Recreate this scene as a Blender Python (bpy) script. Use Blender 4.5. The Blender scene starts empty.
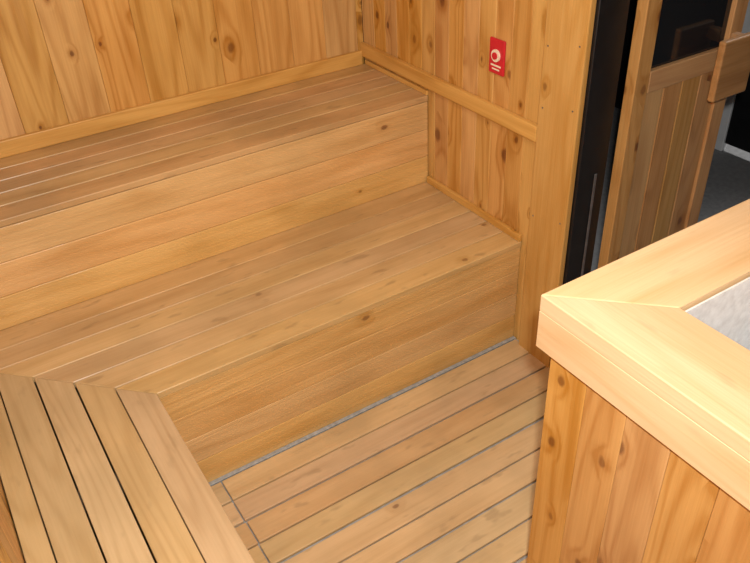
import bpy, bmesh, math, random
from mathutils import Vector, Matrix
random.seed(7)
scene=bpy.context.scene
scene.view_settings.view_transform='Standard'
scene.view_settings.look='None'

# ------------------------------------------------------------------ materials
def wood(name,axis,light,dark,knots=0.3,knot_scale=8.0,ring=0.45,streak=0.5,rough=0.42,var=0.22,ringfreq=9.0,stain=0.0,halo_w=.45,bump=.12,ksize=1.0,blotch=.35,spec=.5,smudge=0.0,kmix=.9,sat=.94):
    m=bpy.data.materials.new(name);m.use_nodes=True
    nt=m.node_tree;N=nt.nodes;Lk=nt.links;N.clear()
    def nd(t,**k):
        n=N.new(t)
        for a,b in k.items():setattr(n,a,b)
        return n
    def mth(op,a,b=None,c=None,clamp=False):
        n=nd('ShaderNodeMath',operation=op,use_clamp=clamp)
        for i,v in enumerate((a,b,c)):
            if v is None:continue
            if isinstance(v,(int,float)):n.inputs[i].default_value=v
            else:Lk.new(v,n.inputs[i])
        return n.outputs[0]
    def mr(v,a,b,c=0.0,d=1.0):
        n=nd('ShaderNodeMapRange',interpolation_type='SMOOTHSTEP')
        Lk.new(v,n.inputs['Value'])
        n.inputs['From Min'].default_value=a;n.inputs['From Max'].default_value=b
        n.inputs['To Min'].default_value=c;n.inputs['To Max'].default_value=d
        return n.outputs['Result']
    tc=nd('ShaderNodeTexCoord');geo=nd('ShaderNodeNewGeometry')
    isl=geo.outputs['Random Per Island']
    off=nd('ShaderNodeCombineXYZ')
    for i,kk in enumerate((37.0,53.0,71.0)):
        Lk.new(mth('MULTIPLY',isl,kk),off.inputs[i])
    ad=nd('ShaderNodeVectorMath',operation='ADD')
    Lk.new(tc.outputs['Object'],ad.inputs[0]);Lk.new(off.outputs[0],ad.inputs[1])
    P=ad.outputs[0]
    def stretch(al,ac):
        s=[ac,ac,ac];s[axis]=al
        n=nd('ShaderNodeVectorMath',operation='MULTIPLY');Lk.new(P,n.inputs[0]);n.inputs[1].default_value=s
        return n.outputs[0]
    # knots: small dark ovals with a warm halo, laid out on the board face (across, along)
    nz=nd('ShaderNodeTexNoise');Lk.new(P,nz.inputs['Vector']);nz.inputs['Scale'].default_value=50
    sx=nd('ShaderNodeSeparateXYZ');Lk.new(P,sx.inputs[0])
    oth=[i for i in range(3) if i!=axis]
    uv=nd('ShaderNodeCombineXYZ')
    Lk.new(mth('MULTIPLY',mth('ADD',sx.outputs[oth[0]],sx.outputs[oth[1]]),knot_scale),uv.inputs[0])
    Lk.new(mth('MULTIPLY',sx.outputs[axis],knot_scale*.65),uv.inputs[1])
    vor=nd('ShaderNodeTexVoronoi',feature='F1',voronoi_dimensions='2D');Lk.new(uv.outputs[0],vor.inputs['Vector']);vor.inputs['Scale'].default_value=1
    sep=nd('ShaderNodeSeparateColor');Lk.new(vor.outputs['Color'],sep.inputs[0])
    has=mth('LESS_THAN',sep.outputs[0],knots)
    size=mth('MULTIPLY_ADD',mth('POWER',sep.outputs[1],1.4),0.09*ksize,0.028*ksize)
    dist=mth('DIVIDE',mth('MULTIPLY_ADD',nz.outputs['Fac'],0.07,mth('SUBTRACT',vor.outputs['Distance'],.035)),size)
    core=mth('MULTIPLY',mr(dist,0.55,1.35,1,0),has)
    core=mth('MULTIPLY',core,mth('MULTIPLY_ADD',sep.outputs[2],.4,.6))
    halo=mth('MULTIPLY',mr(dist,0.8,4.5,1,0),has)
    n1=nd('ShaderNodeTexNoise');Lk.new(stretch(0.7,7.0),n1.inputs['Vector']);n1.inputs['Scale'].default_value=1.0;n1.inputs['Detail'].default_value=0.8
    ph=mth('MULTIPLY_ADD',halo,0.09,n1.outputs['Fac'])
    ph=mth('MULTIPLY',ph,ringfreq*6.283)
    rg=mth('MULTIPLY_ADD',mth('SINE',ph),0.5,0.5)
    rg=mth('POWER',rg,2.5)
    n2=nd('ShaderNodeTexNoise');Lk.new(stretch(3.0,160.0),n2.inputs['Vector']);n2.inputs['Scale'].default_value=1.0;n2.inputs['Detail'].default_value=3
    st=mr(n2.outputs['Fac'],0.3,0.7)
    n3=nd('ShaderNodeTexNoise');Lk.new(stretch(2.2,14.0),n3.inputs['Vector']);n3.inputs['Scale'].default_value=1.0;n3.inputs['Detail'].default_value=4
    blot=mr(n3.outputs['Fac'],0.38,0.68)
    fac=mth('MULTIPLY',rg,ring)
    fac=mth('MULTIPLY_ADD',st,streak*0.4,fac)
    fac=mth('MULTIPLY_ADD',blot,blotch,fac)
    fac=mth('MULTIPLY_ADD',halo,halo_w,fac,clamp=True)
    mix=nd('ShaderNodeMix',data_type='RGBA');Lk.new(fac,mix.inputs[0])
    mix.inputs[6].default_value=(*light,1);mix.inputs[7].default_value=(*dark,1)
    mk=nd('ShaderNodeMix',data_type='RGBA');Lk.new(mth('MULTIPLY',core,kmix),mk.inputs[0]);Lk.new(mix.outputs[2],mk.inputs[6])
    mk.inputs[7].default_value=(dark[0]*.34,dark[1]*.22,dark[2]*.22,1)
    wn=nd('ShaderNodeTexWhiteNoise',noise_dimensions='1D');Lk.new(mth('MULTIPLY',isl,917.0),wn.inputs['W'])
    hsv=nd('ShaderNodeHueSaturation');Lk.new(mk.outputs[2],hsv.inputs['Color'])
    Lk.new(mth('MULTIPLY_ADD',wn.outputs['Value'],var,1-var*.5),hsv.inputs['Value'])
    ws=nd('ShaderNodeSeparateColor');Lk.new(wn.outputs['Color'],ws.inputs[0])
    Lk.new(mth('MULTIPLY_ADD',ws.outputs[1],0.14,sat-.05),hsv.inputs['Saturation'])
    Lk.new(mth('MULTIPLY_ADD',ws.outputs[2],0.012,0.497),hsv.inputs['Hue'])
    col=hsv.outputs['Color']
    if stain>0:
        n4=nd('ShaderNodeTexNoise');Lk.new(tc.outputs['Object'],n4.inputs['Vector']);n4.inputs['Scale'].default_value=3.0;n4.inputs['Detail'].default_value=4
        ms=nd('ShaderNodeMix',data_type='RGBA');Lk.new(mth('MULTIPLY',mr(n4.outputs['Fac'],0.42,0.68),stain),ms.inputs[0])
        Lk.new(col,ms.inputs[6]);ms.inputs[7].default_value=(dark[0]*.62,dark[1]*.74,dark[2]*.95,1);col=ms.outputs[2]
    if smudge>0:
        n5=nd('ShaderNodeTexNoise');Lk.new(stretch(9.0,26.0),n5.inputs['Vector']);n5.inputs['Scale'].default_value=1.0;n5.inputs['Detail'].default_value=2
        ms=nd('ShaderNodeMix',data_type='RGBA');Lk.new(mth('MULTIPLY',mr(n5.outputs['Fac'],0.62,0.74),smudge),ms.inputs[0])
        Lk.new(col,ms.inputs[6]);ms.inputs[7].default_value=(dark[0]*.5,dark[1]*.55,dark[2]*.65,1);col=ms.outputs[2]
    b=nd('ShaderNodeBsdfPrincipled');Lk.new(col,b.inputs['Base Color'])
    Lk.new(mth('MULTIPLY_ADD',st,0.14,rough),b.inputs['Roughness'])
    b.inputs['Specular IOR Level'].default_value=spec
    bp=nd('ShaderNodeBump');bp.inputs['Strength'].default_value=bump;bp.inputs['Distance'].default_value=0.002
    Lk.new(mth('MULTIPLY_ADD',rg,0.5,st),bp.inputs['Height']);Lk.new(bp.outputs[0],b.inputs['Normal'])
    o=nd('ShaderNodeOutputMaterial');Lk.new(b.outputs[0],o.inputs[0])
    return m
def plain(name,col,rough=.6,metal=0,noise=0.0,scale=20,emit=None):
    m=bpy.data.materials.new(name);m.use_nodes=True;nt=m.node_tree
    b=nt.nodes['Principled BSDF'];b.inputs['Roughness'].default_value=rough;b.inputs['Metallic'].default_value=metal
    n=nt.nodes.new('ShaderNodeTexNoise');n.inputs['Scale'].default_value=scale;n.inputs['Detail'].default_value=5
    tc=nt.nodes.new('ShaderNodeTexCoord');nt.links.new(tc.outputs['Object'],n.inputs['Vector'])
    r=nt.nodes.new('ShaderNodeValToRGB');nt.links.new(n.outputs['Fac'],r.inputs[0])
    r.color_ramp.elements[0].position=.3;r.color_ramp.elements[1].position=.7
    r.color_ramp.elements[0].color=(*[c*(1-noise) for c in col],1);r.color_ramp.elements[1].color=(*[min(1,c*(1+noise)) for c in col],1)
    nt.links.new(r.outputs[0],b.inputs['Base Color'])
    return m
X,Y,Z=0,1,2
LW=(.66,.375,.12);DW=(.42,.185,.035)       # wall pine
LB=(.63,.41,.185);DB=(.45,.26,.09)      # bench top
LR=(.70,.435,.17);DR=(.51,.27,.075)       # riser
LC=(.77,.56,.335);DC=(.60,.385,.175)         # stove cap
wall_v=wood('pine_wall_vertical',Z,LW,DW,knots=.5,knot_scale=8.2,ring=.45,var=.16,ksize=1.3,halo_w=.5,rough=.34,sat=.97)
trim_x=wood('pine_trim_x',X,LW,DW,knots=.1,ring=.3,sat=.95)
trim_y=wood('pine_trim_y',Y,LW,DW,knots=.1,ring=.3,sat=.95)
trim_z=wood('pine_trim_z',Z,(.58,.335,.12),DW,knots=.03,ring=.25,sat=.95)
top_x=wood('bench_top_x',X,LB,DB,knots=.04,ring=.2,rough=.28,var=.22,stain=.28,ringfreq=6,ksize=.7,smudge=.4,blotch=.45)
upper_x=wood('bench_upper_x',X,(.59,.375,.17),(.41,.23,.085),knots=.04,ring=.2,rough=.32,var=.18,stain=.38,ringfreq=6,ksize=.7,smudge=.35,blotch=.45)
top_y=wood('bench_top_y',Y,(.58,.40,.19),(.43,.27,.105),knots=.03,ring=.35,rough=.36,var=.12,ringfreq=11,stain=.2,smudge=.2)
ris_x=wood('bench_riser_x',X,LR,DR,knots=.05,ring=.25,rough=.22,var=.22,ringfreq=6,bump=.3,ksize=.8,blotch=.45,stain=.2,spec=.6)
ris_y=wood('bench_riser_y',Y,LR,DR,knots=.12,ring=.28,rough=.34,var=.13)
flr_x=wood('floor_slat_x',X,(.61,.41,.20),(.46,.28,.115),knots=.03,ring=.2,rough=.36,var=.18,stain=.32,smudge=.35,blotch=.4)
cap_x=wood('cap_x',X,LC,DC,knots=.04,ring=.26,rough=.42,var=.08,ringfreq=6,smudge=.18)
cap_y=wood('cap_y',Y,LC,DC,knots=.04,ring=.26,rough=.42,var=.08,ringfreq=6,smudge=.18)
box_z=wood('enclosure_board_z',Z,(.65,.355,.12),(.45,.195,.042),knots=.5,knot_scale=8,ring=.45,var=.14,ringfreq=9,ksize=1.25,halo_w=.45,kmix=.8,sat=.97)
door_z=wood('door_board_z',Z,(.50,.27,.10),(.34,.15,.042),knots=.3,ring=.35,var=.10,ksize=1.2)
door_x=wood('door_board_x',X,(.48,.26,.10),(.34,.15,.05),knots=.05,ring=.3,var=.10)
handle_x=wood('door_handle_wood',X,(.42,.205,.08),(.28,.12,.04),knots=.0,ring=.3,var=.05)
darkgap=plain('dark_batten_wood',(.08,.05,.028),.9,noise=.3)
concrete=plain('concrete_floor',(.34,.33,.31),.85,noise=.25,scale=30)
zinc=plain('zinc_strip',(.36,.38,.38),.55,.2,noise=.25,scale=60)
hallfloor=plain('hall_floor_vinyl',(.27,.27,.275),.6,noise=.15,scale=40)
black=plain('black_paint',(.006,.006,.007),.45,noise=.3)
hallwall=plain('hall_dark_wall',(.012,.012,.013),.7,noise=.3)
white=plain('white_paint',(.7,.71,.72),.5,noise=.04)
steel=plain('brushed_steel',(.25,.26,.28),.4,.8,noise=.2,scale=40)
galv=plain('galvanised_sheet',(.80,.83,.84),.55,.1,noise=.12,scale=60)
stone=plain('heater_stone',(.10,.10,.11),.9,noise=.4,scale=15)
red=plain('red_plastic',(.58,.015,.03),.4,noise=.05)
cream=plain('cream_plastic',(.85,.78,.6),.4,noise=.03)
glass=bpy.data.materials.new('dark_glass');glass.use_nodes=True
gb=glass.node_tree.nodes['Principled BSDF'];gb.inputs['Base Color'].default_value=(.012,.013,.015,1);gb.inputs['Roughness'].default_value=.08

# ------------------------------------------------------------------ builder
class B:
    def __init__(s,name,parent=None):
        s.name=name;s.v=[];s.f=[];s.mi=[];s.mats=[];s.parent=parent
    def m(s,mat):
        if mat not in s.mats:s.mats.append(mat)
        return s.mats.index(mat)
    def bm(s,bm,mat):
        i=s.m(mat);o=len(s.v)
        bm.verts.index_update()
        s.v+=[tuple(v.co) for v in bm.verts]
        for f in bm.faces:
            s.f.append([v.index+o for v in f.verts]);s.mi.append(i)
        bm.free()
    def prism(s,poly,lo,hi,mat,bev=.0015,ax=2,seg=1):
        bm=bmesh.new()
        def mk(p,h):
            if ax==2:return (p[0],p[1],h)
            if ax==0:return (h,p[0],p[1])
            return (p[0],h,p[1])
        a=[bm.verts.new(mk(p,lo)) for p in poly];b=[bm.verts.new(mk(p,hi)) for p in poly]
        n=len(poly)
        bm.faces.new(a);bm.faces.new(b)
        for i in range(n):bm.faces.new((a[i],a[(i+1)%n],b[(i+1)%n],b[i]))
        bmesh.ops.recalc_face_normals(bm,faces=bm.faces)
        if bev>0:bmesh.ops.bevel(bm,geom=list(bm.edges),offset=bev,segments=seg,affect='EDGES',profile=.5)
        s.bm(bm,mat)
    def box(s,x0,x1,y0,y1,z0,z1,mat,bev=.0015,seg=1):
        s.prism([(x0,y0),(x1,y0),(x1,y1),(x0,y1)],z0,z1,mat,bev,2,seg)
    def cyl(s,c,r,h,axis,mat,n=24,r2=None):
        bm=bmesh.new()
        rot={0:Matrix.Rotation(math.pi/2,4,'Y'),1:Matrix.Rotation(math.pi/2,4,'X'),2:Matrix.Identity(4)}[axis]
        bmesh.ops.create_cone(bm,cap_ends=True,segments=n,radius1=r,radius2=r2 if r2 is not None else r,depth=h,matrix=Matrix.Translation(c)@rot)
        s.bm(bm,mat)
    def build(s,smooth=False):
        me=bpy.data.meshes.new(s.name);me.from_pydata(s.v,[],s.f)
        for mt in s.mats:me.materials.append(mt)
        me.polygons.foreach_set('material_index',s.mi)
        if smooth:me.polygons.foreach_set('use_smooth',[True]*len(s.f))
        me.update()
        o=bpy.data.objects.new(s.name,me);scene.collection.objects.link(o)
        if s.parent:o.parent=s.parent
        return o
def empty(name):
    e=bpy.data.objects.new(name,None);e.empty_display_size=.1;scene.collection.objects.link(e);return e

# ------------------------------------------------------------------ dimensions
H1,H2=.45,.8325;D2,D1=.483,1.072
XL=-1.86;XI=-1.407;YF=-3.6;ZC=2.35
DY0,DY1=-1.29,-1.95    # doorway in right wall

# ------------------------------------------------------------------ room shell
def vwall(name,plane,c,a0,a1,z0,z1,sgn,bw=.1,th=.014,first=0.0,bv=.0018):
    b=B(name)
    bl,bh=(c+sgn*th*.9,c+sgn*.1);bl,bh=min(bl,bh),max(bl,bh)
    if plane=='x':b.box(bl,bh,a0,a1,z0,z1,darkgap,0)
    else:b.box(a0,a1,bl,bh,z0,z1,darkgap,0)
    t0,t1=sorted((c,c+sgn*th))
    a=a0-first
    while a<a1-1e-4:
        s,e=max(a,a0),min(a+bw,a1)
        if e-s>.004:
            if plane=='x':b.box(t0,t1,s+.0004,e-.0004,z0,z1,wall_v,bv)
            else:b.box(s+.0004,e-.0004,t0,t1,z0,z1,wall_v,bv)
        a+=bw
    return b
vwall('wall_back','y',0,XL-.1,0.0,-.05,ZC,1,bw=.155,first=.085,bv=.0014).build()
vwall('wall_left','x',XL,YF,0,-.05,ZC,-1,bw=.1).build()
vwall('wall_front','y',YF,XL,0,-.05,ZC,-1,bw=.1).build()
w=vwall('wall_right','x',0,DY0+.015,0.0,-.05,ZC,1,bw=.086,first=.02)
w2=vwall('tmp','x',0,YF,DY1,-.05,ZC,1,bw=.09)
w3=vwall('tmp2','x',0,DY1,DY0+.015,1.95,ZC,1,bw=.09)
for q in (w2,w3):
    o=len(w.v);w.v+=q.v
    for f,mi in zip(q.f,q.mi):
        w.f.append([i+o for i in f]);w.mi.append(w.m(q.mats[mi]))
w.build()
c=B('ceiling')
c.box(XL-.1,.1,YF-.1,.1,ZC+.015,ZC+.1,darkgap,0)
y=YF
while y<0:
    c.box(XL,0,y+.0006,min(y+.1,0)-.0006,ZC,ZC+.014,trim_x,.0028);y+=.1
c.build()
fl=B('floor');fl.box(XL-.1,.1,YF-.1,.1,-.12,-.012,concrete,0);fl.build()

# duckboard floor
d=B('floor_duckboard')
y=-D1-.018;pw=.098;gi=0
while y-pw>YF:
    g=(.006,.008,.006,.011)[gi%4]
    x0=-1.285+random.uniform(-.003,.003)
    d.box(x0,-.012,y-pw+g,y,-.0118,0,flr_x,.003,2)
    d.box(XL+.01,x0-.004,y-pw+g,y,-.0118,0,flr_x,.003,2)
    y-=pw;gi+=1
d.build()

# ------------------------------------------------------------------ trims
t=B('baseboard_back');t.box(XL+.002,-.02,-.018,-.0005,H2,H2+.062,trim_x,.004,2);t.build()
t=B('trim_1');t.box(-.022,-.0005,-1.118,-.0005,.868,.925,trim_y,.004,2);t.build()
t=B('trim_2');t.box(-.016,-.0005,-D1,-D2-.002,H1+.0005,H1+.03,trim_y,.003,2);t.build()
t=B('trim_3');t.box(-.012,-.0005,-D2,-.02,H2+.0005,H2+.02,trim_y,.003,2);t.build()
t=B('trim_5');t.box(XI-.004,-.005,-D1-.0125,-D1+.0025,-.0119,-.001,zinc,.001);t.build()
t=B('trim_4')
t.box(-.024,-.0005,DY0-.004,-1.120,-.02,2.03,trim_z,.004,2)
t.box(-.024,-.0005,DY1,DY0-.005,1.94,2.03,trim_y,.004,2)
for z in (.6,1.0,1.2,1.4):
    t.cyl((-.0243,-1.14,z),.003,.001,0,steel,10)
    t.cyl((-.0243,-1.27,z+.03),.003,.001,0,steel,10)
t.build()

# ------------------------------------------------------------------ benches
p=empty('sauna_bench')
b=B('seat_boards',p)
n=5;wd=(D2-.012)/n
for i in range(n):
    y1=-.010-i*wd;y0=y1-wd+.005
    if i==n-1:y0=-D2
    b.box(XL+.004,-.004,y0,y1,H2-.024,H2,upper_x,.003,2)
b.build()
b=B('riser_boards',p)
hz=(H2-.026-H1)/3
for i in range(3):
    b.box(XL+.004,-.004,-D2+.003,-D2+.022,H1+.0005+i*hz,H1+i*hz+hz-.0006,ris_x,.003,2)
b.build()
b=B('support_frame',p)
for xx in (-1.8,-1.2,-.62,-.08):
    b.box(xx-.02,xx+.02,-D2+.024,-.03,H2-.07,H2-.0245,darkgap,.001)
    b.box(xx-.02,xx+.02,-D2+.024,-D2+.064,0,H2-.0705,darkgap,.001)
    b.box(xx-.02,xx+.02,-.07,-.03,0,H2-.0705,darkgap,.001)
b.build()
p=empty('sauna_bench')
b=B('seat_boards',p)
BW=.0975;yEnd=YF+.01
nb=6
def mit(y):
    return XI-(y+D1)
for i in range(nb):
    y0=-D1+i*BW;y1=y0+BW-.003
    if i==nb-1:y1=-D2+.010
    xl0=max(mit(y0)+.0015,XL+.004);xl1=max(mit(y1)+.0015,XL+.004)
    poly=[(xl0,y0),(-.004,y0),(-.004,y1),(xl1,y1)]
    if mit(y0)+.0015>XL+.004 and mit(y1)+.0015<XL+.004:
        yc=-(XL+.004-.0015-XI)-D1
        poly=[(xl0,y0),(-.004,y0),(-.004,y1),(XL+.004,y1),(XL+.004,yc)]
    b.prism(poly,H1-.024,H1,top_x,.0024)
gaps=(.0028,.0050,.0046,.0036,0)
for i in range(5):
    x1=XI-i*BW;x0=x1-BW+gaps[i]
    if i==4:x0=XL+.004
    ya=-D1-(x1-XI)-.001;yb=-D1-(x0-XI)-.001
    b.prism([(x0,yEnd),(x1,yEnd),(x1,ya),(x0,yb)],H1-.024,H1,top_y,.0016)
b.build()
b=B('riser_boards',p)
hz=(H1-.026)/4
for i in range(4):
    z0=.0+i*hz
    b.box(XI-.02,-.004,-D1+.003,-D1+.022,z0+.0005-(.011 if i==0 else 0),z0+hz-.0006,ris_x,.0028,2)
    b.box(XI-.022,XI-.004,yEnd,-D1+.002,z0+.002,z0+hz-.001,ris_y,.0022,2)
b.build()
b=B('support_frame',p)
for xx in (-1.3,-.62,-.08):
    b.box(xx-.02,xx+.02,-D1+.024,-D2-.01,H1-.07,H1-.0245,darkgap,.001)
    b.box(xx-.02,xx+.02,-D1+.024,-D1+.064,0.001,H1-.0705,darkgap,.001)
for yy in (-1.3,-2.0,-2.7,-3.4):
    b.box(XL+.03,XI-.03,yy-.02,yy+.02,H1-.07,H1-.0245,darkgap,.001)
    b.box(XI-.07,XI-.03,yy-.02,yy+.02,0.001,H1-.0705,darkgap,.001)
b.build()

# ------------------------------------------------------------------ stove enclosure
SX,SY,SZ,SWD=-.777,-1.948,1.062,.187
EX,EY=-.012,-2.95
p=empty('stove_enclosure')
b=B('cap_boards',p)
ct=.04
g=.0005
x0,x1,y1,y0=SX,EX,SY,EY
w=SWD
b.prism([(x0+g,y1),(x1-g,y1),(x1-w-g,y1-w),(x0+w+g,y1-w)],SZ-ct,SZ,cap_x,.0025,2,2)
b.prism([(x0+g,y0),(x1-g,y0),(x1-w-g,y0+w),(x0+w+g,y0+w)],SZ-ct,SZ,cap_x,.0025,2,2)
b.prism([(x0,y0+g),(x0,y1-g),(x0+w,y1-w-g),(x0+w,y0+w+g)],SZ-ct,SZ,cap_y,.0025,2,2)
b.prism([(x1,y0+g),(x1,y1-g),(x1-w,y1-w-g),(x1-w,y0+w+g)],SZ-ct,SZ,cap_y,.0025,2,2)
fz0,fz1=SZ-.134,SZ-ct-.0001
b.box(x0+.0002,x0+.022,y0+.002,y1-.0002,fz0,fz1,cap_y,.0012,1)
b.box(x0+.023,x1-.002,y1-.022,y1-.002,fz0,fz1,cap_x,.003,2)
b.box(x0+.023,x1-.002,y0+.002,y0+.022,fz0,fz1,cap_x,.003,2)
b.build()
b=B('side_boards',p)
yy=SY-.024;bwid=.105
while yy>EY+.03:
    b.box(SX+.023,SX+.037,max(yy-bwid,EY+.025)+.0004,yy-.0004,0.002,SZ-ct-.002,box_z,.0016);yy-=bwid
xx=SX+.04
while xx<EX-.01:
    for (ya,yb) in ((SY-.036,SY-.023),(EY+.023,EY+.036)):
        b.box(xx+.0004,min(xx+bwid,EX-.003)-.0004,ya,yb,0.002,SZ-ct-.002,box_z,.0018)
    xx+=bwid
b.build()
b=B('metal_liner',p)
ix0,ix1,iy0,iy1=SX+w+.004,EX-w-.004,EY+w+.004,SY-w-.004
b.box(ix0,ix0+.004,iy0,iy1,.3,SZ-.012,galv,0)
b.box(ix1-.004,ix1,iy0,iy1,.3,SZ-.012,galv,0)
b.box(ix0,ix1,iy0,iy0+.004,.3,SZ-.012,galv,0)
b.box(ix0,ix1,iy1-.004,iy1,.3,SZ-.012,galv,0)
b.box(ix0,ix1,iy0,iy1,.29,.3,galv,0)
b.build()
p=empty('sauna_heater')
b=B('heater_body',p)
hx0,hx1,hy0,hy1=ix0+.04,ix1-.04,iy0+.08,iy1-.08
b.box(hx0,hx1,hy0,hy1,.302,.72,steel,.01,3)
b.build()
b=B('heater_stones',p)
for i in range(60):
    bm=bmesh.new();r=random.uniform(.03,.045)
    bmesh.ops.create_icosphere(bm,subdivisions=2,radius=r)
    for v in bm.verts:
        v.co*=random.uniform(.88,1.08)
        v.co.z*=.75
    bmesh.ops.translate(bm,verts=bm.verts,vec=(random.uniform(hx0+.04,hx1-.04),random.uniform(hy0+.04,hy1-.04),random.uniform(.73,.78)))
    b.bm(bm,stone)
b.build()

# ------------------------------------------------------------------ red button on wall
p=empty('emergency_button')
b=B('plate',p);b.box(-.010,-.0005,-.925,-.848,1.035,1.155,red,.004,3);b.build()
b=B('button',p)
b.cyl((-.0125,-.8865,1.10),.021,.006,0,cream,32,.021)
b.cyl((-.017,-.8865,1.10),.012,.006,0,red,32)
b.box(-.0112,-.0101,-.912,-.861,1.062,1.068,cream,0)
b.box(-.0112,-.0101,-.905,-.868,1.050,1.055,cream,0)
b.build()

# ------------------------------------------------------------------ doorway lining + door
t=B('door_frame')
t.box(.0005,.125,DY0-.014,DY0+.0,-.02,1.939,black,.002)
t.box(.0005,.125,DY1,DY1+.014,-.02,1.939,black,.002)
t.box(.0005,.125,DY1+.0145,DY0-.0145,1.925,1.939,black,.002)
t.box(.072,.082,DY0-.018,DY0-.0142,.2,.80,steel,.001)
for z in (.35,1.6):
    t.cyl((.118,DY0-.026,z),.009,.09,2,steel,16)
t.build()
p=empty('door_1')
DX0,DX1=.145,.625;dy0,dy1=-1.352,-1.312
b=B('door_leaf',p)
b.box(DX0,DX0+.062,dy0,dy1,.02,1.9,door_z,.003,2)
b.box(DX1-.062,DX1,dy0,dy1,.02,1.9,door_z,.003,2)
b.box(DX0+.0625,DX1-.0625,dy0,dy1,1.055,1.125,door_x,.003,2)
b.box(DX0+.0625,DX1-.0625,dy0,dy1,.02,.16,door_x,.003,2)
b.box(DX0+.0625,DX1-.0625,dy0,dy1,1.79,1.9,door_x,.003,2)
n=4;pw=(DX1-DX0-.125)/n
for i in range(n):
    xx=DX0+.0625+i*pw
    b.box(xx+.0006,xx+pw-.0006,dy0+.010,dy1-.008,.1605,1.0545,door_z,.003)
b.build()
b=B('door_glass',p);b.box(DX0+.063,DX1-.063,-1.335,-1.329,1.1255,1.7895,glass,0);b.build()
b=B('door_handle',p)
b.box(.435,.60,-1.43,-1.405,.99,1.185,handle_x,.006,3)
b.box(.565,.595,-1.4045,-1.3525,1.00,1.04,handle_x,.003)
b.box(.565,.595,-1.4045,-1.3525,1.13,1.17,handle_x,.003)
b.build()

# ------------------------------------------------------------------ hallway outside
f=B('floor_hall');f.box(.101,3.6,-3.2,1.6,-.12,-.001,hallfloor,0);f.build()
h=B('wall_hall');
h.box(3.5,3.6,-3.2,1.6,0,2.4,hallwall,0)
h.box(.101,3.5,1.5,1.6,0,2.4,hallwall,0)
h.box(.101,3.5,-3.3,-3.2,0,2.4,hallwall,0)
h.build()
h=B('ceiling_hall');h.box(.101,3.6,-3.3,1.6,2.4,2.5,hallwall,0);h.build()
p=empty('door_2')
h=B('white_casing',p);h.box(2.02,2.06,-.50,-.44,0,2.1,white,.003);h.build()
h=B('dark_leaf',p);h.box(2.03,2.05,-1.2,-.501,0.05,2.06,black,.003);h.box(2.03,2.05,-.439,.35,0.0,2.06,black,.003);h.build()

# ------------------------------------------------------------------ camera
cam=bpy.data.cameras.new('camera');co=bpy.data.objects.new('camera',cam);scene.collection.objects.link(co)
yaw,pitch,roll,fpx=-0.5347,-0.6152,-0.0536,763.17
F=Vector((math.sin(-yaw)*math.cos(pitch),math.cos(yaw)*math.cos(pitch),math.sin(pitch)))
R=F.cross(Vector((0,0,1))).normalized();U=R.cross(F)
R2=R*math.cos(roll)+U*math.sin(roll);U2=-R*math.sin(roll)+U*math.cos(roll)
M=Matrix((R2,U2,-F)).transposed().to_4x4();M.translation=Vector((-1.6865,-2.8347,1.9826))
co.matrix_world=M
cam.sensor_width=36;cam.lens=fpx/750*36;cam.clip_start=.02
scene.camera=co

# ------------------------------------------------------------------ lights
def area(name,loc,target,size,power,col):
    l=bpy.data.lights.new(name,'AREA');l.size=size;l.energy=power;l.color=col
    o=bpy.data.objects.new(name,l);scene.collection.objects.link(o);o.location=loc
    dd=(Vector(target)-Vector(loc)).normalized();o.rotation_euler=dd.to_track_quat('-Z','Y').to_euler();return o
area('camera_flash',(-1.62,-2.82,2.06),(-.85,-.9,.6),.05,43,(1,.985,.95))
area('room_fill',(-1.0,-1.5,2.3),(-1.0,-1.2,0),.5,9,(1,.95,.84))  # added overhead fill for floor and benches, no fixture behind it
area('hall_fill',(2.4,-1.2,2.35),(2.4,-.8,0),.5,42,(1,.98,.95))  # unseen fill, added to brighten the hall floor beyond the door
wd=bpy.data.worlds.new('world');scene.world=wd;wd.use_nodes=True
wd.node_tree.nodes['Background'].inputs[0].default_value=(.02,.02,.022,1)
